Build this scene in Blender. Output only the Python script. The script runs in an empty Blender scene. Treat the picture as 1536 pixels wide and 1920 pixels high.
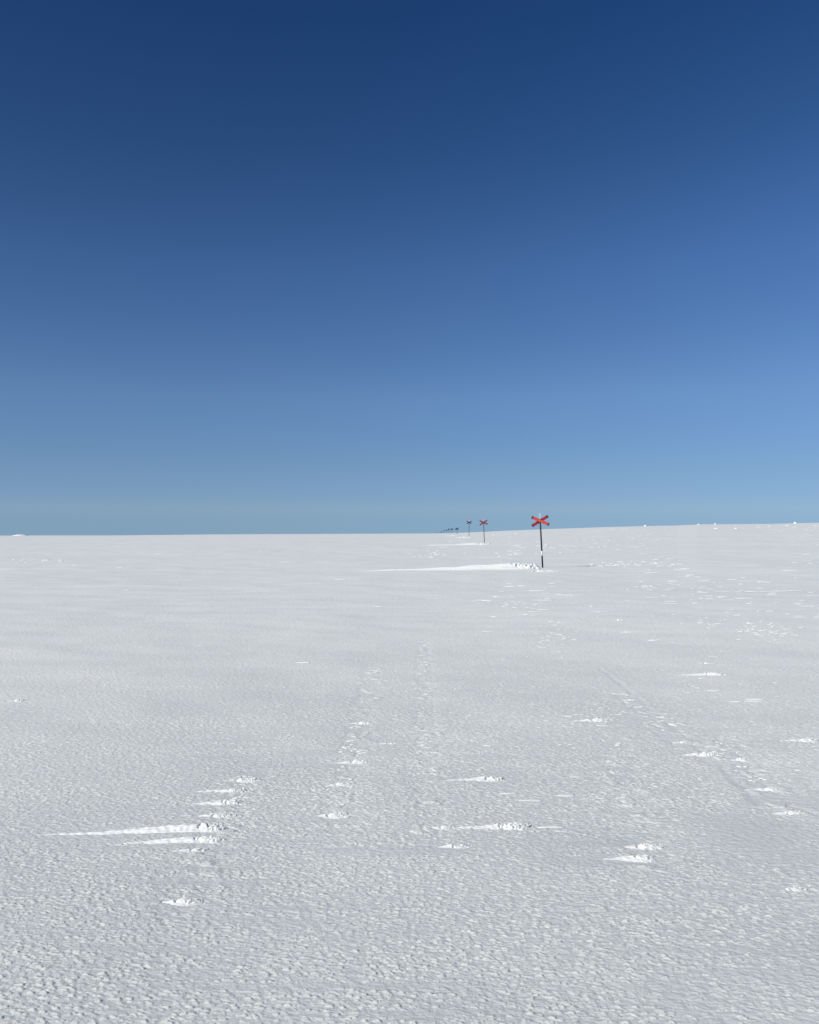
import bpy, math, random
import numpy as np
from mathutils import Vector

R = math.radians
scene = bpy.context.scene

# ------------------------------------------------------------ camera, sky, sun
FPX = 1479.0          # focal length in pixels of the 1536 x 1920 photograph
EYE = 1.6             # eye height above the snow
HOR = 973.0           # picture row of eye level
cam_d = bpy.data.cameras.new("camera")
cam = bpy.data.objects.new("camera", cam_d)
scene.collection.objects.link(cam)
cam_d.sensor_fit = 'VERTICAL'
cam_d.sensor_height = 36.0
cam_d.sensor_width = 36.0
cam_d.lens = 36.0 * FPX / 1920.0
cam_d.clip_start = 0.05
cam_d.clip_end = 20000
cam.location = (0, 0, EYE)
cam.rotation_euler = (R(90) + math.atan((HOR - 960) / FPX), 0, 0)
scene.camera = cam

SUN_EL = 38.0
SUN_AZ = -123.0       # clockwise from +Y: left and a little behind the camera
w = bpy.data.worlds.new("World")
scene.world = w
w.use_nodes = True
nt = w.node_tree
bg = nt.nodes['Background']
sky = nt.nodes.new('ShaderNodeTexSky')
sky.sky_type = 'NISHITA'
sky.sun_disc = False
sky.sun_elevation = R(SUN_EL)
sky.sun_rotation = R(SUN_AZ % 360)
sky.altitude = 0
sky.air_density = 0.6
sky.dust_density = 0.0
sky.ozone_density = 10.0
# clear mountain air: the sky deepens with height and towards the side away from the sun glow
wtc = nt.nodes.new('ShaderNodeTexCoord')
wsep = nt.nodes.new('ShaderNodeSeparateXYZ')
nt.links.new(wtc.outputs['Generated'], wsep.inputs[0])
# the snow's edge lies a little below eye level: carry the horizon's sky colour down to it
wmax = nt.nodes.new('ShaderNodeMath'); wmax.operation = 'MAXIMUM'; wmax.inputs[1].default_value = 0.012
nt.links.new(wsep.outputs['Z'], wmax.inputs[0])
wcmb = nt.nodes.new('ShaderNodeCombineXYZ')
nt.links.new(wsep.outputs['X'], wcmb.inputs[0]); nt.links.new(wsep.outputs['Y'], wcmb.inputs[1]); nt.links.new(wmax.outputs[0], wcmb.inputs[2])
nt.links.new(wcmb.outputs[0], sky.inputs['Vector'])
wramp = nt.nodes.new('ShaderNodeValToRGB')
SKY_TUNE = [(0.0, (.90, .92, .98)), (0.03, (1.05, .99, 1.0)), (0.06, (1.30, 1.13, 1.01)), (0.15, (1.78, 1.52, 1.28)), (0.30, (1.44, 1.48, 1.42)),
            (0.42, (0.92, 1.18, 1.25)), (0.54, (.59, .97, 1.17)), (1.0, (.50, .85, 1.05))]
els = wramp.color_ramp.elements
els[0].position, els[0].color = 0.0, tuple(c / 2 for c in SKY_TUNE[0][1]) + (1,)
els[1].position, els[1].color = 1.0, tuple(c / 2 for c in SKY_TUNE[-1][1]) + (1,)
for p_, c_ in SKY_TUNE[1:-1]:
    e_ = els.new(p_); e_.color = tuple(c / 2 for c in c_) + (1,)
nt.links.new(wsep.outputs['Z'], wramp.inputs['Fac'])
wk = nt.nodes.new('ShaderNodeMath'); wk.operation = 'MULTIPLY_ADD'
nt.links.new(wsep.outputs['X'], wk.inputs[0]); wmr = nt.nodes.new('ShaderNodeMapRange'); nt.links.new(wsep.outputs['Z'], wmr.inputs['Value'])
wmr.inputs['From Min'].default_value = 0.0; wmr.inputs['From Max'].default_value = 0.35
wmr.inputs['To Min'].default_value = -0.30; wmr.inputs['To Max'].default_value = 0.56
nt.links.new(wmr.outputs[0], wk.inputs[1]); wk.inputs[2].default_value = 2.0
wv1 = nt.nodes.new('ShaderNodeVectorMath'); wv1.operation = 'MULTIPLY'
nt.links.new(sky.outputs[0], wv1.inputs[0]); nt.links.new(wramp.outputs[0], wv1.inputs[1])
wv2 = nt.nodes.new('ShaderNodeVectorMath'); wv2.operation = 'SCALE'
nt.links.new(wv1.outputs[0], wv2.inputs[0]); nt.links.new(wk.outputs[0], wv2.inputs['Scale'])
nt.links.new(wv2.outputs[0], bg.inputs['Color'])
bg.inputs['Strength'].default_value = 0.07

sd = bpy.data.lights.new("sun", 'SUN')
sd.energy = 4.2
sd.angle = R(0.53)
sd.color = (1.0, 0.975, 0.89)
sun = bpy.data.objects.new("sun", sd)
scene.collection.objects.link(sun)
sdir = Vector((math.sin(R(SUN_AZ)) * math.cos(R(SUN_EL)),
               math.cos(R(SUN_AZ)) * math.cos(R(SUN_EL)), math.sin(R(SUN_EL))))
sun.rotation_euler = sdir.to_track_quat('Z', 'Y').to_euler()

scene.view_settings.view_transform = 'Standard'
scene.view_settings.look = 'None'
scene.view_settings.exposure = 0.0
scene.view_settings.gamma = 1.0

# ------------------------------------------------------------ noise
def _hash(ix, iy, seed):
    h = (ix.astype(np.int64) * 374761393 + iy.astype(np.int64) * 668265263 + seed * 974634777) & 0xffffffff
    h = ((h ^ (h >> 13)) * 1274126177) & 0xffffffff
    h = ((h ^ (h >> 15)) * 2246822519) & 0xffffffff
    return (h ^ (h >> 16)) & 0xffffffff

_ang = np.linspace(0, 2 * np.pi, 257)[:256]
_GX = np.cos(_ang).astype(np.float32); _GY = np.sin(_ang).astype(np.float32)

def perlin(x, y, seed=0):
    """gradient noise, about -1..1"""
    ix = np.floor(x); iy = np.floor(y)
    fx = (x - ix).astype(np.float32); fy = (y - iy).astype(np.float32)
    ix = ix.astype(np.int64); iy = iy.astype(np.int64)
    u = fx * fx * fx * (fx * (fx * 6 - 15) + 10)
    v = fy * fy * fy * (fy * (fy * 6 - 15) + 10)
    def g(dx, dy):
        k = (_hash(ix + dx, iy + dy, seed) & 255)
        return _GX[k] * (fx - dx) + _GY[k] * (fy - dy)
    a = g(0, 0); b = g(1, 0); c = g(0, 1); d = g(1, 1)
    return 1.5 * ((a + u * (b - a)) * (1 - v) + (c + u * (d - c)) * v)

def worley(x, y, seed=0, jit=0.9):
    """distance to the nearest feature point, and a random value of that cell"""
    ix = np.floor(x).astype(np.int64); iy = np.floor(y).astype(np.int64)
    best = np.full(x.shape, 9.0, np.float32); val = np.zeros(x.shape, np.float32)
    for dx in (-1, 0, 1):
        for dy in (-1, 0, 1):
            h = _hash(ix + dx, iy + dy, seed)
            px = ix + dx + 0.5 + jit * ((h & 1023) / 1023.0 - 0.5)
            py = iy + dy + 0.5 + jit * (((h >> 10) & 1023) / 1023.0 - 0.5)
            d = np.sqrt((px - x) ** 2 + (py - y) ** 2).astype(np.float32)
            m = d < best
            best = np.where(m, d, best)
            val = np.where(m, (((h >> 20) & 1023) / 1023.0).astype(np.float32), val)
    return best, val

def flakes(x, y, seed=0, rx=0.46, ry=0.42):
    """little tilted plates of crust, one to a cell, higher at their far right lip"""
    ix = np.floor(x).astype(np.int64); iy = np.floor(y).astype(np.int64)
    out = np.zeros(x.shape, np.float32)
    for dx in (-1, 0, 1):
        for dy in (-1, 0, 1):
            h = _hash(ix + dx, iy + dy, seed)
            ox = (x - (ix + dx + 0.5 + 0.9 * ((h & 1023) / 1023.0 - 0.5))).astype(np.float32)
            oy = (y - (iy + dy + 0.5 + 0.9 * (((h >> 10) & 1023) / 1023.0 - 0.5))).astype(np.float32)
            v = (((h >> 20) & 1023) / 1023.0).astype(np.float32)
            k = 0.7 + 0.6 * (((h >> 5) & 255) / 255.0).astype(np.float32)
            e = (ox / (rx * k)) ** 2 + (oy / (ry * k)) ** 2
            m = np.clip((1 - e) * 3.0, 0, 1)
            t = 0.5 + 0.5 * (0.35 * ox / (rx * k) + 0.95 * oy / (ry * k))
            out = np.maximum(out, (0.05 + 0.95 * v ** 1.5) * k * m * np.maximum(t, 0))
    return out

def sstep(a, b, x):
    t = np.clip((x - a) / (b - a), 0, 1)
    return t * t * (3 - 2 * t)

# ------------------------------------------------------------ terrain
_hx = np.array([-900, 0, 100, 200, 300, 400, 500, 700, 800, 860, 900, 960, 1036, 1110, 1136, 1210, 1270, 1310, 1350, 1450, 1500, 1536, 2400], float)
_hy = np.array([1007, 1004.8, 1004.5, 1004.4, 1003.6, 1002.6, 1002, 1001.2, 1000.8, 999.8, 998, 995.2, 992.4, 990, 989, 987, 986, 984, 983.6, 983, 981.6, 980.8, 975], float)
CREST = 130.0

def macro(x, y):
    """height of the snow field (the slow shape), ground under the camera = 0"""
    x = np.asarray(x, float); y = np.asarray(y, float)
    yy = np.maximum(y, 1e-3)
    t = x / np.maximum(yy, 15.0)
    t = np.clip(t, -1.1, 1.1)
    zc = EYE - (np.interp(768 + FPX * t, _hx, _hy) - HOR) / FPX * CREST
    s = np.minimum(yy / CREST, 1.0) ** 1.75
    z = zc * s
    sl = 1.75 * zc / CREST
    q = np.maximum(yy - CREST, 0)
    # past the crest the slope turns to a steady fall
    end = -0.0225
    blend = 15.0
    zq = np.where(q < blend, sl * q + (end - sl) * q * q / (2 * blend),
                  sl * blend + (end - sl) * blend / 2 + end * (q - blend))
    z = z + zq
    return z

def mid(x, y):
    """gentle undulations"""
    x = np.asarray(x, float); y = np.asarray(y, float)
    r = np.sqrt(x * x + y * y)
    a = 0.020 * perlin(x / 2.6 + 3.1, y / 1.9 + 8.2, 11) + 0.010 * perlin(x / 0.9, y / 0.55, 12)
    a = a + 0.08 * perlin(x / 11.0 + 1.7, y / 7.0, 13) * sstep(4, 20, r) * (1 - sstep(95, 125, r) * 0.8)
    # long low wind ridges running across the field
    wv = perlin(x / 3.2 + 0.4 * perlin(x / 2, y / 2, 15), y / 0.85, 16) + 0.5 * perlin(x / 1.3, y / 0.42, 17)
    a = a + 0.024 * wv * sstep(6, 26, r) * (0.6 + 0.5 * perlin(x / 9, y / 6, 18)) * (1 - 0.5 * sstep(100, 130, r))
    return a

def ground_z(x, y):
    return macro(x, y) + mid(x, y)

def micro(x, y):
    """the scaly wind-packed crust"""
    r = np.sqrt(x * x + y * y)
    wx = x + 0.006 * perlin(x / 0.05, y / 0.04, 21)
    wy = y + 0.006 * perlin(x / 0.05 + 9, y / 0.04, 22)
    # little scales: steep towards the sun and the camera, long behind
    # separate little flakes, steep at the windward lip, on a smoother crust
    dome = flakes(wx / 0.0235, wy / 0.0132, 23)
    dome2 = flakes(wx / 0.050 + 7.3, wy / 0.026 + 1.9, 33, 0.36, 0.30)
    n1 = perlin(wx / 0.034, wy / 0.014, 24)
    n2 = perlin(x / 0.014, y / 0.007, 25)
    patch = 0.95 + 0.22 * perlin(x / 1.1, y / 0.6, 26) + 0.22 * perlin(x / 0.28, y / 0.2, 27)
    smooth = sstep(0.25, 0.6, perlin(x / 0.9 + 0.3 * perlin(x / 0.5, y / 0.5, 34), y / 0.075, 35)) * sstep(-0.1, 0.4, perlin(x / 1.6, y / 1.0, 36))
    smooth = np.maximum(smooth, streak(x, y))
    patch = np.clip(patch, 0.4, 1.45) * (1 - 0.75 * smooth)
    h = (0.0072 * dome + 0.0034 * dome2 + 0.0008 * n1 + 0.0007 * n2) * patch * (1 - 0.15 * sstep(3.0, 9.0, r))
    # faint old tracks, their crust broken up and scoured
    tr = track(x, y)
    bd, bv = worley(wx / 0.075, wy / 0.05, 28)
    brk = bv * np.maximum(0, 1 - (bd / 0.8) ** 3) * sstep(-0.05, 0.35, perlin(x / 0.22, y / 0.16, 29))
    gr = groove(x, y)
    return h * (1 - 0.6 * gr[1]) + tr * (0.010 * brk - 0.003) + gr[0]

# scoured smooth streaks running downwind of the biggest drifts, and the thin pressed line of an old track
_ST = [((405, 1556), (-60, 1566), 0.05), ((395, 1578), (120, 1590), 0.03), ((440, 1508), (300, 1516), 0.03),
       ((1205, 1612), (1020, 1616), 0.04), ((1190, 1578), (1080, 1576), 0.05), ((1420, 1560), (1536, 1590), 0.25),
       ((1440, 1500), (1560, 1500), 0.12), ((870, 1592), (700, 1598), 0.04), ((660, 1530), (560, 1534), 0.06), ((340, 1692), (230, 1690), 0.03)]
_GR = [((1125, 1250), (1195, 1308)), ((1195, 1308), (1298, 1395)), ((1298, 1395), (1350, 1432)), ((1382, 1410), (1425, 1460)), ((1425, 1460), (1470, 1500)),
       ((1470, 1500), (1560, 1532)), ((1350, 1432), (1420, 1500))]
def _seg(x, y, p, q):
    (ax, ay), (bx, by) = _flat(p), _flat(q)
    dx, dy = bx - ax, by - ay
    t = np.clip(((x - ax) * dx + (y - ay) * dy) / (dx * dx + dy * dy), 0, 1)
    return np.sqrt((x - ax - t * dx) ** 2 + (y - ay - t * dy) ** 2), t
def streak(x, y):
    m = np.zeros(x.shape, np.float32)
    wob = 0.02 * perlin(x / 0.3, y / 0.3, 41)
    for p, q, wd in _ST:
        dd, t = _seg(x, y, p, q)
        m = np.maximum(m, (1 - sstep(wd * 0.5, wd * 1.6, dd + wob)) * (1 - 0.5 * t))
    return m
def groove(x, y):
    m = np.zeros(x.shape, np.float32); z = np.zeros(x.shape, np.float32)
    wob = 0.03 * perlin(x / 0.25, y / 0.25, 42)
    br = 0.6 + 0.5 * perlin(x / 0.2, y / 0.2, 43)
    for p, q in _GR:
        dd, t = _seg(x + wob, y + wob, p, q)
        m = np.maximum(m, 1 - sstep(0.03, 0.16, dd))
        z = np.where(dd < 0.12, -0.012 * np.exp(-(dd / 0.022) ** 2) + 0.007 * np.exp(-((dd - 0.05) / 0.02) ** 2), z)
    return 0.26 * z * br, 0.6 * m

# old tracks as lines between picture positions: (x, y) foot points on the flat near ground
_TR = [((480, 1446), (335, 1705), 0.09), ((700, 1250), (636, 1545), 0.10), ((1235, 1345), (1345, 1430), 0.10),
       ((1360, 1385), (1475, 1530), 0.12), ((1150, 1385), (1215, 1610), 0.12), ((797, 1200), (803, 1560), 0.09),
       ((1165, 1300), (1290, 1400), 0.10)]
def _flat(p):
    y = EYE * FPX / (p[1] - HOR)
    return ((p[0] - 768) / FPX * y, y)
def track(x, y):
    m = np.zeros(x.shape, np.float32)
    for p, q, wd in _TR:
        (ax, ay), (bx, by) = _flat(p), _flat(q)
        dx, dy = bx - ax, by - ay
        t = np.clip(((x - ax) * dx + (y - ay) * dy) / (dx * dx + dy * dy), 0, 1)
        dd = np.sqrt((x - ax - t * dx) ** 2 + (y - ay - t * dy) ** 2)
        m = np.maximum(m, 1 - sstep(wd * 0.5, wd * 1.5, dd + 0.05 * perlin(x / 0.12, y / 0.12, 31)))
    return m

# ------------------------------------------------------------ materials
def new_mat(name):
    m = bpy.data.materials.new(name); m.use_nodes = True
    return m, m.node_tree, m.node_tree.nodes['Principled BSDF']

def snow_material(name, c0, c1, fine=1.0, grain=True, near_shade=None):
    m, t, b = new_mat(name)
    N = t.nodes.new; L = t.links.new
    tc = N('ShaderNodeTexCoord')
    # slow tint variation of old and fresh snow
    n = N('ShaderNodeTexNoise'); n.inputs['Scale'].default_value = 0.9; n.inputs['Detail'].default_value = 4
    L(tc.outputs['Object'], n.inputs['Vector'])
    cr = N('ShaderNodeValToRGB')
    cr.color_ramp.elements[0].position = 0.3; cr.color_ramp.elements[0].color = c0 + (1,)
    cr.color_ramp.elements[1].position = 0.7; cr.color_ramp.elements[1].color = c1 + (1,)
    L(n.outputs['Fac'], cr.inputs['Fac'])
    if near_shade:
        # foreground shade painted into the snow colour, a greyer patch round the origin
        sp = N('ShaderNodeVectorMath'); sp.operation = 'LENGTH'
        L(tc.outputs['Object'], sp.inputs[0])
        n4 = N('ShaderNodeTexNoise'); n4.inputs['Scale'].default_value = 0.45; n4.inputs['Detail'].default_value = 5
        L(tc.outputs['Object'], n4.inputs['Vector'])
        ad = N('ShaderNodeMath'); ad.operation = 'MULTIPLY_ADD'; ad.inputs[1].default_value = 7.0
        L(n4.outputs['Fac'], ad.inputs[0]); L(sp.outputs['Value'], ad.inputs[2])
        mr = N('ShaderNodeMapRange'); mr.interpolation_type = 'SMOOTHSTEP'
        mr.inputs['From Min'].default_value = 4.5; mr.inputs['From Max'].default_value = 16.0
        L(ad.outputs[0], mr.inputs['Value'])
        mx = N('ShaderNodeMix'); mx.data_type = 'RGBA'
        L(mr.outputs[0], mx.inputs['Factor']); mx.inputs[6].default_value = near_shade + (1,)
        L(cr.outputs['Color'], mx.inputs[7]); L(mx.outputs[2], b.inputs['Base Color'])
    else:
        L(cr.outputs['Color'], b.inputs['Base Color'])
    b.inputs['Roughness'].default_value = 0.62
    b.inputs['Specular IOR Level'].default_value = 0.25
    if grain:
        mp = N('ShaderNodeMapping'); mp.inputs['Scale'].default_value = (28, 40, 30)
        L(tc.outputs['Object'], mp.inputs['Vector'])
        n2 = N('ShaderNodeTexNoise'); n2.inputs['Scale'].default_value = 1.0; n2.inputs['Detail'].default_value = 4
        n2.inputs['Roughness'].default_value = 0.6
        L(mp.outputs[0], n2.inputs['Vector'])
        n3 = N('ShaderNodeTexNoise'); n3.inputs['Scale'].default_value = 260; n3.inputs['Detail'].default_value = 2
        L(tc.outputs['Object'], n3.inputs['Vector'])
        b1 = N('ShaderNodeBump'); b1.inputs['Strength'].default_value = 0.8; b1.inputs['Distance'].default_value = 0.006 * fine
        L(n2.outputs['Fac'], b1.inputs['Height'])
        b2 = N('ShaderNodeBump'); b2.inputs['Strength'].default_value = 0.6; b2.inputs['Distance'].default_value = 0.0012 * fine
        L(n3.outputs['Fac'], b2.inputs['Height'])
        L(b1.outputs[0], b2.inputs['Normal'])
        L(b2.outputs[0], b.inputs['Normal'])
    return m

SNOW = snow_material("snow_crust", (0.755, 0.765, 0.74), (0.795, 0.80, 0.775), 1.8, near_shade=(0.585, 0.602, 0.598))
SNOW_SOFT = snow_material("snow_drifted", (0.82, 0.825, 0.815), (0.88, 0.88, 0.87), 0.6)
SNOW_BROKEN = snow_material("snow_broken_crust", (0.72, 0.735, 0.72), (0.78, 0.79, 0.775), 0.8)

def plain(name, col, rough=0.6, spec=0.4, metal=0.0, var=0.12, scale=(9, 9, 2)):
    m, t, b = new_mat(name)
    N = t.nodes.new; L = t.links.new
    tc = N('ShaderNodeTexCoord')
    mp = N('ShaderNodeMapping'); mp.inputs['Scale'].default_value = scale
    L(tc.outputs['Object'], mp.inputs['Vector'])
    n = N('ShaderNodeTexNoise'); n.inputs['Scale'].default_value = 3; n.inputs['Detail'].default_value = 5
    L(mp.outputs[0], n.inputs['Vector'])
    cr = N('ShaderNodeValToRGB')
    cr.color_ramp.elements[0].position = 0.35
    cr.color_ramp.elements[1].position = 0.65
    cr.color_ramp.elements[0].color = tuple(c * (1 - var) for c in col) + (1,)
    cr.color_ramp.elements[1].color = tuple(min(1, c * (1 + var)) for c in col) + (1,)
    L(n.outputs['Fac'], cr.inputs['Fac']); L(cr.outputs[0], b.inputs['Base Color'])
    b.inputs['Roughness'].default_value = rough
    b.inputs['Specular IOR Level'].default_value = spec
    b.inputs['Metallic'].default_value = metal
    return m

RED = plain("red_paint", (0.66, 0.085, 0.07), 0.55, 0.35)
RED_DARK = plain("shaded_red_paint", (0.36, 0.035, 0.05), 0.6, 0.3)  # shade on the rear board painted in as a darker red
TIP = plain("dark_board_tip", (0.14, 0.05, 0.07), 0.6, 0.3)
BLACK = plain("black_pole", (0.012, 0.013, 0.016), 0.5, 0.3)
WHITE = plain("white_reflective_band", (0.75, 0.77, 0.78), 0.4, 0.5)
STEEL = plain("galvanised_tube", (0.70, 0.73, 0.75), 0.4, 0.5, 0.3)
MAROON = plain("maroon_paint", (0.36, 0.035, 0.04), 0.65, 0.3)  # second marker's boards, a darker red than the nearest marker's
NEAR_BLACK = plain("near_black_paint", (0.045, 0.018, 0.028), 0.7, 0.25)  # boards of the markers beyond it, one near-black tone
GREY = plain("weathered_grey_pole", (0.045, 0.052, 0.065), 0.6, 0.3)

# ------------------------------------------------------------ helpers
def mesh_obj(name, co, faces, mat, parent=None, smooth=True):
    me = bpy.data.meshes.new(name)
    co = np.asarray(co, np.float32)
    faces = np.asarray(faces, np.int32)
    me.vertices.add(len(co)); me.vertices.foreach_set('co', co.ravel())
    k = faces.shape[1]
    me.loops.add(faces.size); me.loops.foreach_set('vertex_index', faces.ravel())
    me.polygons.add(len(faces))
    me.polygons.foreach_set('loop_start', np.arange(0, faces.size, k, dtype=np.int32))
    me.polygons.foreach_set('loop_total', np.full(len(faces), k, np.int32))
    me.polygons.foreach_set('use_smooth', np.full(len(faces), smooth, bool))
    me.update(calc_edges=True); me.validate()
    me.materials.append(mat)
    o = bpy.data.objects.new(name, me)
    scene.collection.objects.link(o)
    if parent: o.parent = parent
    return o

def grid_faces(nr, nc, wrap=False):
    i = np.arange(nr - 1)[:, None]; j = np.arange(nc if wrap else nc - 1)[None, :]
    a = i * nc + j; b = i * nc + (j + 1) % nc
    return np.stack([a, b, b + nc, a + nc], -1).reshape(-1, 4)

def tag(o, label, cat, group=None, kind=None):
    if label: o['label'] = label
    if cat: o['category'] = cat
    if group: o['group'] = group
    if kind: o['kind'] = kind
    return o

def at(px, py, zoff=0.0):
    """ground point seen at a picture position"""
    lo, hi = 1.0, CREST + 4
    t = (px - 768) / FPX
    k = (py - HOR) / FPX
    ys = np.concatenate([np.arange(1.2, 20, 0.02), np.arange(20, CREST + 6, 0.1)])
    z = ground_z(t * ys, ys) + zoff
    line = EYE - k * ys
    hit = np.nonzero(z >= line)[0]
    y = ys[hit[0]] if len(hit) else CREST + 2
    return float(t * y), float(y)

# ------------------------------------------------------------ the snow field
def build_ground():
    # radii: fine near the camera, growing with distance
    rs = [0.25]
    while rs[-1] < 3500:
        r = rs[-1]
        px = r * r / (789.0 * EYE)
        if r < 1.9: d = 0.02
        elif r < 5.5: d = 0.0034
        elif r < 13: d = 0.0034 + (r - 5.5) / 7.5 * 0.0126
        elif r < 22: d = 0.016 + (r - 13) / 9 * 0.08
        elif r < 150: d = 0.096 + (r - 22) / 128 * 0.18
        else: d = min(0.3 + (r - 150) * 0.02, 60)
        rs.append(r + d)
    rs = np.array(rs)
    th = [0.0]
    while th[-1] < math.pi:
        a = th[-1]
        if a < R(31): d = 0.0013
        else: d = min(0.03, 0.0013 + (a - R(31)) * 0.06)
        th.append(a + d)
    th = np.array(th[:-1] + [math.pi])
    th = np.concatenate([-th[::-1][:-1], th[:-1]])   # -pi+..pi
    th = th[1:] if abs(th[0] + math.pi) < 1e-9 and False else th
    nr, nc = len(rs), len(th)
    X = rs[:, None] * np.sin(th)[None, :]
    Y = rs[:, None] * np.cos(th)[None, :]
    Z = ground_z(X, Y).astype(np.float32)
    k = int(np.searchsorted(rs, 26.0))
    fade = (1 - 0.7*sstep(12, 26, rs[:k]))[:, None]
    mh = micro(X[:k], Y[:k]) * fade
    Z[:k] += mh.astype(np.float32)
    # each scale leans over a little, as the wind has cut it
    Y[:k] -= 0.3 * mh
    co = np.stack([X.ravel(), Y.ravel(), Z.ravel()], -1)
    f = grid_faces(nr, nc, wrap=True)
    f = f[:, ::-1]
    print("ground verts", len(co), nr, nc)
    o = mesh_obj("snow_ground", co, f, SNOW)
    tag(o, "wind-packed white snow field with a scaly crust, rising a little to the right", "snow ground", kind="structure")
    o.data.flip_normals() if o.data.polygons[10].normal.z < 0 else None
    return o

build_ground()

# ------------------------------------------------------------ drifts
WIND = Vector((-1.0, -0.09)).normalized()     # tails run to the left, a touch nearer

def blob(rng, c, rad, squash=0.7, n=10, m=7):
    """an irregular lump of snow: vertices and quad faces"""
    th = np.linspace(0, 2 * np.pi, n, endpoint=False)[None, :]
    ph = np.linspace(-np.pi / 2 + 0.25, np.pi / 2 - 0.25, m)[:, None]
    s1, s2, s3 = rng.uniform(0, 6.3, 3)
    rr = rad * (1 + 0.22 * np.sin(2 * th + s1) + 0.16 * np.sin(3 * th + 2.5 * ph + s2) + 0.14 * np.sin(5 * th + 3 * ph + s3)
                + rng.normal(0, 0.07, (m, n)))
    el = rng.uniform(0.8, 1.35)
    x = c[0] + rr * np.cos(ph) * np.cos(th) * el
    y = c[1] + rr * np.cos(ph) * np.sin(th)
    z = c[2] + rr * np.sin(ph) * squash + 0 * th
    co = np.stack([x.ravel(), y.ravel(), z.ravel()], -1)
    co = np.concatenate([co, [[c[0], c[1], c[2] - rad * squash], [c[0], c[1], c[2] + rad * squash]]])
    f = grid_faces(m, n, wrap=True)
    nb, ntp = m * n, m * n + 1
    bot = [[nb, (j + 1) % n, j, j] for j in range(n)]
    top = [[ntp, (m - 1) * n + j, (m - 1) * n + (j + 1) % n, (m - 1) * n + (j + 1) % n] for j in range(n)]
    return co, f, [t[:3] for t in bot], [t[:3] for t in top]

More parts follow.
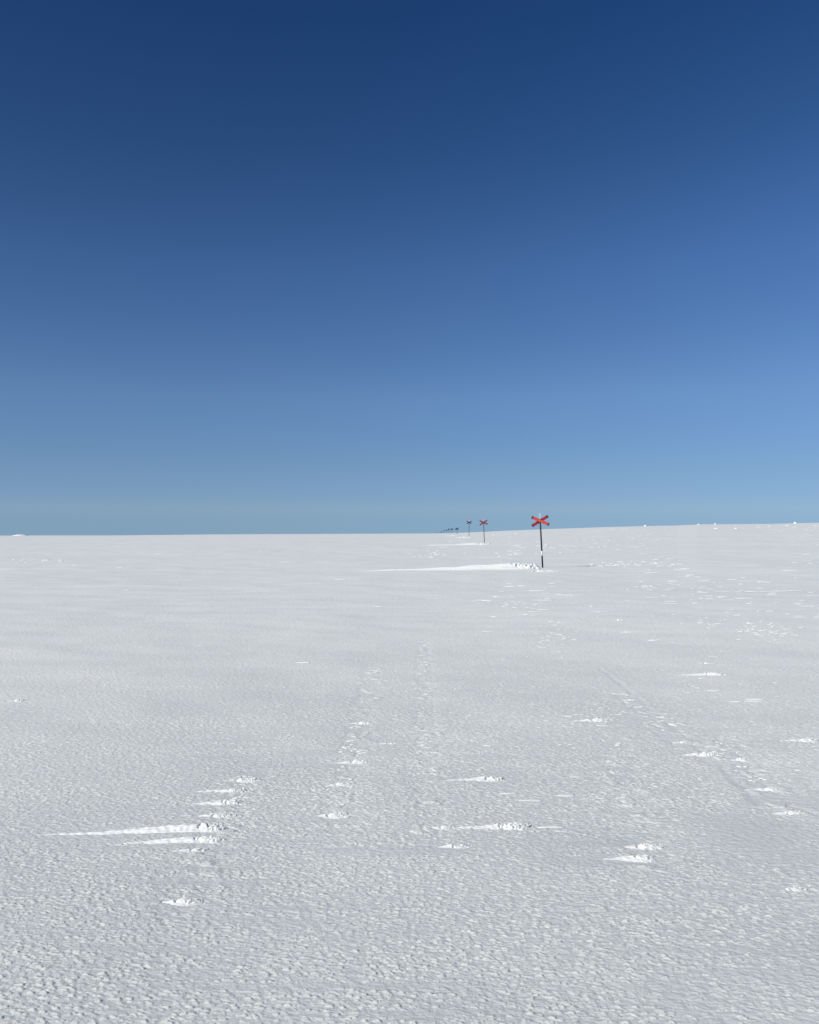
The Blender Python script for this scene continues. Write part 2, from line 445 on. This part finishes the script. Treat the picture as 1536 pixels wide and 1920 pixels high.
def drift(px, py, head, tail, hgt, label, seed, rubble=1.0, wide=1.0, name="snow_drift", cat="snow drift", dist=None, group=None):
    """one drift: a lumpy broken head and a smooth tail drawn out by the wind.
       sizes are given as they measure in the photograph and turned into metres."""
    x0, y0 = at(px, py) if dist is None else ((px - 768) / FPX * dist, dist)
    s = y0 / FPX
    hw = head * s * 0.43; L = 1.3 * tail * s + 0.7 * hw; H = hgt * s * 0.85 + 0.004
    rng = np.random.default_rng(seed)
    W = max(hw * 0.6, H * 1.5) * wide
    step = max(0.0035, s * 0.9)
    nu = int(np.clip((L + 3.0 * hw) / step, 24, 420)); nv = int(np.clip(3.0 * W / step, 16, 160))
    u = np.linspace(-1.6 * hw, L + 0.3 * hw, nu)[:, None]     # + is downwind
    v = np.linspace(-1.5 * W, 1.5 * W, nv)[None, :]            # + is away from the camera
    u = u + 0 * v; v = v + 0 * u
    # tail: crest near the far side, a long slope towards the camera
    tt = np.clip(u / max(L, 1e-3), 0, 1)
    wv = 1.25 * W * (1 - 0.9 * tt) * (0.9 + 0.3 * perlin(u / (2.5 * W + 1e-3), v * 0 + 0.5, seed))
    cv = 0.30 * W * (1 - tt)
    q = (v - cv)
    back = np.clip(1 - q / (0.40 * wv), 0, 1)
    front = np.clip(1 + q / (1.15 * wv), 0, 1)
    prof = np.where(q > 0, back ** 0.8, front ** 1.05)
    env = (0.55 * (1 - tt) ** 2.2 + 0.45 * (1 - tt)) * (1 + 0.30 * perlin(u / (2.5 * W), v / (0.22 * W), seed + 6))
    ht = H * 0.85 * env * prof * sstep(-0.9 * hw, 0.25 * hw, u)
    # second, thinner streak beside the first
    q2 = v + 0.55 * W * (1 - tt)
    ht = np.maximum(ht, H * 0.35 * (1 - np.clip(u / max(0.7 * L, 1e-3), 0, 1)) ** 1.2 *
                    np.clip(1 - np.abs(q2) / (0.4 * wv), 0, 1) * sstep(-0.5 * hw, 0.4 * hw, u))
    ht = ht * (1 + 0.16 * perlin(u / (3.5 * W), v / (0.12 * W), seed + 1))
    # the tail breaks up where it meets the head
    nb = 1 - sstep(0.2 * hw, 1.3 * hw, u)
    cr_ = 0.5 + 0.5 * perlin(u / max(0.02, 0.22 * hw), v / max(0.012, 0.16 * W), seed + 12)
    ht = ht * (1 - nb * (0.25 + 0.55 * sstep(0.45, 0.75, cr_))) 
    # head: broken crust
    rr = np.sqrt((u / hw) ** 2 + (v / (0.8 * W)) ** 2)
    mask = 1 - sstep(0.45, 1.25, rr + 0.35 * perlin(u / (0.5 * hw), v / (0.4 * W), seed + 2))
    g = max(0.012, 0.24 * hw)
    g = g * 0.8; d, val = worley(u / g, v / (0.8 * g), seed + 3)
    d2, val2 = worley(u / (0.45 * g), v / (0.36 * g), seed + 4)
    lump = (0.2 + 0.8 * val) * np.maximum(0, 1 - (d / 0.75) ** 4) + 0.25 * val2 * np.maximum(0, 1 - (d2 / 0.9) ** 3)
    hh = H * (0.14 + 0.42 * lump) * mask * rubble
    h = np.maximum(ht, hh)
    # scoured hollows round a dome or two at the head of the tail
    for kk in range(1 + (hw > 0.05)):
        cu = hw * rng.uniform(0.3, 0.9); cw = W * rng.uniform(-0.25, 0.3); rad = max(0.3 * hw, 0.018)
        rd = np.sqrt(((u - cu) / (1.3 * rad)) ** 2 + ((v - cw) / rad) ** 2)
        angm = sstep(-0.2, 0.6, ((u - cu) * 0.75 + (v - cw) * 0.8) / (rad * np.maximum(rd, 0.3)))
        ring = np.exp(-((rd - 1.0) / 0.16) ** 2) * angm
        h = h + H * 0.10 * np.maximum(0, 1 - rd ** 2) - H * 0.38 * ring
    h = h + (0.0022 + 0.05 * H) * perlin(u / 0.03, v / 0.02, seed + 7) * sstep(0.0, 0.01, h)
    edge = np.minimum(np.minimum((u + 1.6 * hw) / (0.3 * hw), (L + 0.3 * hw - u) / (0.25 * hw)), (1.5 * W - np.abs(v)) / (0.2 * W))
    sink = 0.003 + 0.04 * H
    h = h - sink - (0.03 + 0.15 * H) * (1 - np.clip(edge, 0, 1))
    v = v + rng.uniform(-0.35, 0.15) * W * (np.clip(u / max(L, 1e-3), 0, 1.3)) ** 2
    wa = math.atan2(WIND.y, WIND.x) + rng.uniform(-0.05, 0.05)
    cx, sy = math.cos(wa), math.sin(wa)
    nx, ny = sy, -cx                    # perpendicular, pointing away from the camera
    if ny < 0: nx, ny = -nx, -ny
    X = x0 + u * cx + v * nx; Y = y0 + u * sy + v * ny
    Zg = ground_z(X, Y)
    Z = Zg + h
    z0 = float(ground_z(np.array([x0]), np.array([y0]))[0])
    co = [np.stack([X.ravel() - x0, Y.ravel() - y0, Z.ravel() - z0], -1)]
    faces = [grid_faces(nu, nv)]
    tris = []
    off = len(co[0])
    # loose chunks on and round the head
    for i in range(int(7 * rubble + 3)):
        a = rng.uniform(0, 6.28); q = rng.uniform(0.1, 1.1)
        uu = -0.25 * hw + hw * q * math.cos(a); vv = 0.75 * W * q * math.sin(a)
        bx = x0 + uu * cx + vv * nx; by = y0 + uu * sy + vv * ny
        rad = H * rng.uniform(0.10, 0.24)
        bz = float(ground_z(np.array([bx]), np.array([by]))[0]) + H * max(0, (1 - q)) * 0.35 + rad * 0.2
        c, f, b_, t_ = blob(rng, (bx - x0, by - y0, bz - z0), rad)
        co.append(c); faces.append(f + off)
        tris += [[p + off for p in k] for k in b_ + t_]
        off += len(c)
    co = np.concatenate(co)
    quads = np.concatenate(faces)
    me = bpy.data.meshes.new(name)
    allv = np.concatenate([quads.ravel(), np.array(tris, int).ravel()]).astype(np.int32)
    ls = np.concatenate([np.arange(0, quads.size, 4), quads.size + np.arange(0, 3 * len(tris), 3)]).astype(np.int32)
    lt = np.concatenate([np.full(len(quads), 4), np.full(len(tris), 3)]).astype(np.int32)
    me.vertices.add(len(co)); me.vertices.foreach_set('co', co.astype(np.float32).ravel())
    me.loops.add(len(allv)); me.loops.foreach_set('vertex_index', allv)
    me.polygons.add(len(ls)); me.polygons.foreach_set('loop_start', ls); me.polygons.foreach_set('loop_total', lt)
    me.polygons.foreach_set('use_smooth', np.ones(len(ls), bool))
    me.update(calc_edges=True); me.validate()
    me.materials.append(SNOW_SOFT); me.materials.append(SNOW_BROKEN)
    mi = np.ones(len(ls), np.int32)
    um = 0.5 * (u[1:, 1:] + u[:-1, :-1]) + 0.2 * hw * perlin(u[1:, 1:] / (0.2 * hw), v[1:, 1:] / (0.2 * hw), seed + 9)
    mi[:(nu - 1) * (nv - 1)] = (um.ravel() < 0.45 * hw)
    me.polygons.foreach_set('material_index', mi)
    if me.polygons[(nu // 2) * (nv - 1) + nv // 2].normal.z < 0:
        # only the sheet is wound the other way; flip it
        import bmesh
        bm = bmesh.new(); bm.from_mesh(me); bm.faces.ensure_lookup_table()
        for fc in bm.faces[:(nu - 1) * (nv - 1)]: fc.normal_flip()
        bm.to_mesh(me); bm.free()
    o = bpy.data.objects.new(name, me)
    scene.collection.objects.link(o)
    o.location = (x0, y0, z0)
    tag(o, label, cat, group)
    return o

G_NEAR = "small wind-tailed snow drifts on the open snow"
# px, py, head width, tail length, height (all as measured in the photograph), label
DRIFTS = [
 (988, 1066, 56, 270, 18, "large white snow drift with a very long tail just left of the nearest trail marker", 1.1),
 (1028, 1072, 56, 30, 6, "low crumbly drift at the foot of the nearest trail marker", 1.0),
 (908, 1021, 32, 130, 6, "white drift piled round the foot of the second nearest trail marker", 0.8),
 (879, 1008, 24, 32, 4, "low white drift round the foot of the third nearest trail marker", 0.6),
 (856, 1005, 20, 30, 3, "low white drift round the foot of the fourth nearest trail marker", 0.5),
 (468, 1462, 52, 52, 9, "crumbly drift with a short tail, farthest of the left row of seven", 1.0),
 (450, 1484, 36, 90, 9, "drift in the left row of seven, second farthest, with twin thin tails", 1.0),
 (440, 1505, 46, 80, 11, "drift in the left row of seven, third farthest, with a broad bright tail", 1.0),
 (424, 1528, 44, 66, 8, "drift in the left row of seven, the middle one, with a narrow tail", 0.9),
 (404, 1552, 56, 350, 13, "biggest drift of the left row, its long tail reaching towards the left edge", 1.1),
 (396, 1573, 66, 200, 11, "long-tailed drift just below the biggest drift of the left row", 1.1),
 (374, 1593, 34, 66, 7, "small drift at the near end of the left row of seven", 0.8),
 (358, 1690, 54, 62, 9, "lone hollowed drift nearest the camera at the lower left", 1.0),
 (930, 1462, 46, 100, 10, "drift with a bright smooth tail near the middle, farthest of the three there", 1.0),
 (968, 1550, 66, 130, 13, "rubble-headed drift with a long straight tail near the middle", 1.1),
 (842, 1551, 26, 50, 6, "small domed drift at the left end of the long straight tail near the middle", 0.7),
 (866, 1587, 42, 60, 8, "low flat drift near the middle, nearest the camera of those there", 0.7),
 (1208, 1609, 44, 84, 12, "nearer of the two drifts touching at the lower right, with a bright tail", 1.0),
 (1215, 1586, 60, 50, 9, "farther of the two drifts touching at the lower right, mostly rubble", 1.2),
 (676, 1428, 44, 46, 7, "drift with a thin tail in the faint left-centre row, above the middle drift", 1.0),
 (686, 1356, 36, 32, 6, "farthest small drift of the faint left-centre row", 0.9),
 (648, 1470, 56, 36, 6, "flat crumbly drift in the faint left-centre row, third from the far end", 0.9),
 (640, 1527, 64, 46, 7, "wide low crumbly drift, nearest of the faint left-centre row", 0.8),
 (1343, 1265, 34, 76, 8, "slim drift with a needle-like white tail in the right middle distance", 1.0),
 (1124, 1351, 50, 44, 10, "bright lumpy drift right of centre, alone below the nearest marker", 1.0),
 (1325, 1415, 40, 52, 9, "drift on the faint diagonal track at right, with several thin tails", 1.1),
 (1392, 1424, 22, 24, 6, "small dark-edged drift on the diagonal track, right of the several-tailed one", 1.0),
 (1288, 1391, 26, 28, 5, "small drift at the far end of the faint diagonal track", 0.9),
 (1446, 1479, 24, 50, 7, "small knobbly drift with a pale tail, nearest on the diagonal track", 1.0),
 (1514, 1388, 50, 42, 8, "bright drift cut by the right edge, level with the diagonal track", 1.0),
 (1490, 1523, 42, 44, 6, "low drift near the right edge, below the small knob", 0.8),
 (1495, 1668, 60, 34, 9, "broad bright patch of drifted snow at the lower right edge", 0.6),
 (1228, 1201, 28, 16, 5, "small bright drift right of the nearest marker, nearest of a string of three", 0.8),
 (1180, 1185, 22, 22, 4, "tiny drift right of the nearest marker, middle of a string of three", 0.8),
 (1164, 1163, 20, 12, 4, "tiny drift right of the nearest marker, farthest of a string of three", 0.8),
 (1128, 1147, 28, 28, 3.5, "flat sliver of drifted snow a little below the marker's shadow", 0.6),
 (1078, 1116, 20, 22, 3, "thin white sliver just below and right of the nearest marker", 0.6),
 (1328, 1243, 28, 22, 4, "small drift just beyond the needle-tailed drift", 0.8),
 (1186, 1312, 22, 26, 4, "faint small drift between the lumpy and the needle-tailed drifts", 0.8),
 (40, 1314, 30, 20, 6, "small crumbled drift alone by the left edge", 0.9),
 (745, 1394, 34, 60, 4, "faint long sliver of drifted snow left of the picture's middle", 0.5),
]
for i, (px, py, hd, tl, hg, lab, rb) in enumerate(DRIFTS):
    if i == 0:
        drift(px, py, hd, tl, hg, lab, 100, rb, wide=1.0, group=None)
    else:
        drift(px, py, hd, tl, hg, lab, 101 + i * 13, rb, wide=1.0,
              group="drifts at the foot of the trail markers" if i < 5 else G_NEAR)

# lumps standing along the skyline
def lump(px, dist, wpx, hpx, label, seed):
    x0 = (px - 768) / FPX * dist; y0 = dist
    s = dist / FPX
    rng = np.random.default_rng(seed)
    z0 = float(ground_z(np.array([x0]), np.array([y0]))[0])
    n, m = 28, 14
    th = np.linspace(0, 2 * np.pi, n, endpoint=False)[None, :]
    k = np.linspace(0, 1, m)[:, None]
    rad = wpx * s / 2
    prof = np.cos(k * np.pi / 2) ** 0.55
    rr = rad * (1.15 - 0.0 * k) * np.sin(np.clip(1 - k + 0.02, 0, 1) * np.pi / 2) ** 0.8
    nz = 1 + 0.25 * perlin(2 * np.cos(th) + 3 * k + seed, 2 * np.sin(th) + 2 * k, seed)
    x = rr * nz * np.cos(th); y = rr * nz * np.sin(th) * 0.8
    z = hpx * s * (k ** 0.9) * (0.9 + 0.2 * perlin(x / (0.5 * rad) + seed, y / (0.5 * rad), seed + 1)) * 1.1 - 0.15 * hpx * s
    co = np.stack([(x + 0 * k).ravel(), (y + 0 * k).ravel(), (z + 0 * th).ravel()], -1)
    o = mesh_obj("snow_lump", co, grid_faces(m, n, wrap=True), SNOW_SOFT)
    o.location = (x0, y0, z0)
    tag(o, label, "snow lump", "snow lumps along the skyline")
    return o

LUMPS = [
 (1210, 133, 7, 5.5, "rounded white snow lump on the skyline, first one right of the nearest marker"),
 (1310, 133, 8, 2.6, "flat white snow lump on the skyline, left of a close pair"),
 (1341, 133, 5, 4.5, "narrow upright snow lump on the skyline, right of a close pair"),
 (1491, 133, 8, 5.5, "white snow lump on the skyline, farthest to the right"),
 (1343, 96, 13, 3.2, "wide low snow lump below the skyline under the close pair"),
 (1380, 96, 8, 3.4, "round snow lump below the skyline, right of the wide low one"),
 (1443, 112, 8, 2.4, "small pale snow lump below the skyline left of the rightmost lump"),
 (1476, 114, 7, 2.2, "smallest snow lump just below the rightmost one on the skyline"),
 (925, 92, 6, 3, "tiny snow lump to the right of the third nearest marker's drift"),
 (967, 95, 5, 2, "tiny snow lump below the skyline left of the nearest marker"),
]
for i, (px, d, wp, hp, lab) in enumerate(LUMPS):
    lump(px, d, wp * 0.66, hp * 0.62, lab, 300 + 7 * i)
o = lump(38, 131, 24, 3.2, "low white snow hump standing on the skyline at the far left", 411)
o.name = "snow_hump"; del o['group']

# scattered scraps of crust and drifted snow, too many to count
def build_scraps():
    rng = np.random.default_rng(5)
    co = []; fc = []; off = 0
    n = 10
    cnt = 0
    def scrap(x, y, wx, wy, h):
        nonlocal off
        z = float(ground_z(np.array([x]), np.array([y]))[0])
        th = np.linspace(0, 2 * np.pi, n, endpoint=False)
        e = 1 + rng.normal(0, 0.16, n)
        rings = [(1.0, -0.02 - h * 0.2), (0.75, h * 0.45), (0.45, h * 0.9), (0.02, h)]
        sh = rng.uniform(-0.3, 0.1) * wx
        pts = []
        for q, hz in rings:
            for j in range(n):
                tail = 1.9 if math.cos(th[j]) < 0 else 0.8
                pts.append((x + wx * q * e[j] * math.cos(th[j]) * tail + sh * (1 - q), y + wy * q * e[j] * math.sin(th[j]) + 0.25 * wy * (1 - q),
                            z + hz * (1 + rng.normal(0, 0.1)) + (0 if q > 0.5 else 0)))
        co.extend(pts)
        f = grid_faces(4, n, wrap=True) + off
        fc.append(f); off += len(pts)
    # random field by picture-independent world density
    tries = 0
    while cnt < 480 and tries < 60000:
        tries += 1
        y = 4.0 * math.exp(rng.uniform(0, 1) * math.log(118 / 4.0))
        x = rng.uniform(-0.62, 0.75) * y
        t = x / y
        dens = 0.05 + 0.95 * float(sstep(-0.02, 0.28, np.array(t)))
        cl = float(perlin(np.array([x / (0.9 + 0.10 * y)]), np.array([y / (0.5 + 0.12 * y)]), 55)[0])
        dens *= max(0.0, 0.25 + 1.6 * cl)
        if y < 12: dens *= 0.2
        if rng.uniform() > dens: continue
        s = 0.45 + 0.55 * min(1, y / 25)
        wx = rng.uniform(0.02, 0.075) * s * (1 + 0.014 * y) * (2.2 if rng.uniform() < 0.1 and y > 15 else 1)
        wy = wx * rng.uniform(0.3, 0.6); wx *= rng.uniform(1.0, 2.4)
        h = rng.uniform(0.005, 0.013) * s * (1 + 0.012 * y)
        scrap(x, y, wx, wy, h)
        cnt += 1
    # dense patches of scraps
    for (px, py, sx, sy, k) in [(1440, 1185, 65, 16, 70), (1345, 1165, 60, 10, 25), (1040, 1190, 40, 22, 30), (1170, 1058, 70, 6, 40),
                                (1240, 1100, 60, 8, 18), (960, 1035, 40, 8, 14), (1050, 1025, 70, 10, 30), (60, 1050, 70, 5, 14), (810, 1040, 40, 8, 16),
                                (960, 1135, 70, 12, 20), (1130, 1335, 45, 12, 40), (1320, 1290, 70, 12, 24), (1480, 1390, 60, 8, 20),
                                (670, 1400, 30, 40, 50), (640, 1490, 40, 40, 50), (1150, 1490, 60, 20, 50), (1330, 1400, 50, 16, 45),
                                (1420, 1450, 50, 20, 40), (1245, 1360, 40, 25, 30), (1000, 1560, 60, 12, 20), (450, 1520, 30, 60, 60),
                                (1120, 1390, 60, 20, 26), (1200, 1330, 60, 15, 26), (790, 1380, 12, 60, 26)]:
        for i in range(int(k * (1.0 if py < 1280 else 0.45))):
            qx = px + rng.normal(0, sx * 0.55); qy = py + rng.normal(0, sy * 0.55)
            if qy < 1012: continue
            x, y = at(qx, qy)
            s = y / FPX
            wx = rng.uniform(1.5, 6) * s; h = rng.uniform(0.4, 1.2) * s
            scrap(x, y, wx, wx * rng.uniform(0.25, 0.5) * (1 + y / 40), min(h, 0.04))
    o = mesh_obj("snow_scraps", np.array(co), np.concatenate(fc), SNOW_BROKEN)
    tag(o, "countless small scraps of drifted snow and broken crust strewn over the snow field", "snow scraps", kind="stuff")
build_scraps()

# ------------------------------------------------------------ trail markers
def tube(name, r0, r1, z0, z1, mat, parent, seg=14, bev=True):
    th = np.linspace(0, 2 * np.pi, seg, endpoint=False)
    rings = [(0.001, z0), (r0, z0), (r0 + (r1 - r0) * .5, (z0 + z1) / 2), (r1, z1 - 0.003), (r1 * 0.85, z1), (0.001, z1)]
    co = [(r * math.cos(a), r * math.sin(a), z) for r, z in rings for a in th]
    return mesh_obj(name, co, grid_faces(len(rings), seg, wrap=True), mat, parent)

def board(name, L, W, T, ang, yoff, z, mat, parent, tips=True):
    """a plank seen face on, turned about the pole; bevelled edges"""
    b = 0.004
    # cross-section (across, thickness) with bevels
    sec = [(-W/2 + b, -T/2), (W/2 - b, -T/2), (W/2, -T/2 + b), (W/2, T/2 - b), (W/2 - b, T/2), (-W/2 + b, T/2), (-W/2, T/2 - b), (-W/2, -T/2 + b)]
    n = len(sec)
    def plank(nm, l0, l1, sc, m, par):
        ls = [l0, l0 + 0.004, l0 + (l1 - l0) * .33, l0 + (l1 - l0) * .66, l1 - 0.004, l1]
        scs = [sc * 0.92, sc, sc, sc, sc, sc * 0.92]
        co = []
        for l, q in zip(ls, scs):
            for a, t in sec:
                X = l; A = a * q; TT = t * (q if sc > 1 else 1)
                co.append((X * math.cos(ang) - A * math.sin(ang), yoff + TT, z + X * math.sin(ang) + A * math.cos(ang)))
        f = grid_faces(len(ls), n, wrap=True)
        ob = mesh_obj(nm, co, f, m, par, smooth=False)
        import bmesh
        bm = bmesh.new(); bm.from_mesh(ob.data); bm.verts.ensure_lookup_table()
        bm.faces.new([bm.verts[i] for i in range(n)][::-1])
        bm.faces.new([bm.verts[(len(ls) - 1) * n + i] for i in range(n)])
        bmesh.ops.recalc_face_normals(bm, faces=bm.faces)
        bm.to_mesh(ob.data); bm.free()
        return ob
    o = plank(name, -L/2, L/2, 1.0, mat, parent)
    if tips:
        plank("board_tip", -L/2 - 0.003, -L/2 + 0.05, 1.07, TIP, o)
        plank("board_tip", L/2 - 0.05, L/2 + 0.003, 1.07, TIP, o)
    return o

def make_marker():
    root = bpy.data.objects.new("trail_marker", None)
    scene.collection.objects.link(root)
    p = tube("pole", 0.026, 0.025, -0.9, 1.60, BLACK, root)
    # white reflective band slipped over the pole
    tube("reflective_band", 0.0285, 0.0285, 0.375, 0.535, WHITE, p)
    # open wire loop standing on the pole
    path = [(-0.021, 1.585)] + [(-0.021, 1.63 + 0.02 * i) for i in range(6)]
    path += [(-0.021 * math.cos(a), 1.748 + 0.021 * math.sin(a)) for a in np.linspace(0.2, math.pi - 0.2, 8)]
    path += [(0.021, z) for _, z in path[:7][::-1]]
    co = []
    for i, (px_, pz_) in enumerate(path):
        q0 = path[max(i - 1, 0)]; q1 = path[min(i + 1, len(path) - 1)]
        tx, tz = q1[0] - q0[0], q1[1] - q0[1]; l_ = math.hypot(tx, tz) or 1; nx_, nz_ = -tz / l_, tx / l_
        for a in np.linspace(0, 2 * math.pi, 8, endpoint=False):
            co.append((px_ + 0.009 * math.cos(a) * nx_, 0.009 * math.sin(a), pz_ + 0.009 * math.cos(a) * nz_))
    mesh_obj("wire_loop", co, grid_faces(len(path), 8, wrap=True), STEEL, root)
    fb = board("cross_board", 0.62, 0.098, 0.020, R(-26), -0.034, 1.53, RED, root)
    rb = board("cross_board", 0.62, 0.098, 0.020, R(29), 0.034, 1.525, RED_DARK, root)
    rb['label'] = "rear board in red darkened for shade"
    # pale reflective strip along the rear board, and bolts through the joint
    L = 0.5
    return root

M_GROUP = "red-crossed trail markers in a line"
def copy_tree(o, parent=None):
    c = o.copy(); scene.collection.objects.link(c); c.parent = parent
    for ch in list(o.children): copy_tree(ch, c)
    return c

MARKERS = [  # picture x of the foot, distance, picture y of the top, lean in degrees, label
 (1017.5, 26.0, 963, -2.9, "nearest and tallest trail marker: bright red cross on a black pole with a white band"),
 (908.5, 57.0, 973.5, -2.4, "second nearest trail marker, red cross on a grey pole, right of a paler one"),
 (879.5, 87.0, 975.3, 0.8, "third nearest trail marker, thin pole whose small cross stands clear of the skyline"),
 (858.2, 115.0, 988.4, -4.5, "fourth nearest trail marker, short leaning pole with a crooked dark cross"),
 (847.2, 145.0, 989.8, 0.5, "fifth marker in line, on the skyline just left of the short crooked one"),
 (841.6, 175.0, 990.4, -1.0, "sixth marker in line, small and close left of the fifth on the skyline"),
 (837.3, 205.0, 992.6, 0.0, "seventh marker in line, tiny dark cross half sunk behind the skyline"),
 (832.6, 235.0, 993.4, 1.5, "eighth marker in line, tiny dark cross just left of the seventh"),
 (828.8, 268.0, 996.2, -1.0, "ninth marker in line, only the cross showing over the snow crest"),
 (825.8, 300.0, 997.0, 1.0, "tenth marker in line, a dark speck of a cross on the snow crest"),
 (822.6, 332.0, 998.4, 0.0, "second farthest marker, a dark fleck on the skyline"),
 (817.6, 366.0, 998.0, 0.0, "farthest marker, the leftmost dark fleck on the skyline"),
]
proto = make_marker()
far_proto = None
for i, (px, d, ty, lean, lab) in enumerate(MARKERS):
    x = (px - 768) / FPX * d; y = d
    top = EYE - (ty - HOR) / FPX * d
    root = proto if i == 0 else copy_tree(proto)
    root.location = (x, y, top - 1.77 * math.cos(R(lean)))
    root.rotation_euler = (0, R(lean), R([0, 8, -20, 25, -12, 46, 44, -40, 48, -44, 42, 40][i]))
    tag(root, lab, "trail marker", M_GROUP)
    if i > 0:
        for ch in list(root.children):
            if ch.name.startswith("cross_board"):
                ch.data = ch.data.copy(); ch.data.materials[0] = MAROON if i == 1 else NEAR_BLACK
                if 'label' in ch: del ch['label']
            if ch.name.startswith("wire_loop") and i > 2:
                bpy.data.objects.remove(ch); continue
            if ch.name.startswith("pole"):
                ch.data = ch.data.copy(); ch.data.materials[0] = GREY
                for g in list(ch.children): bpy.data.objects.remove(g)
    print("marker", i, "foot above ground", round(root.location.z - float(ground_z(np.array([x]), np.array([y]))[0]), 2))
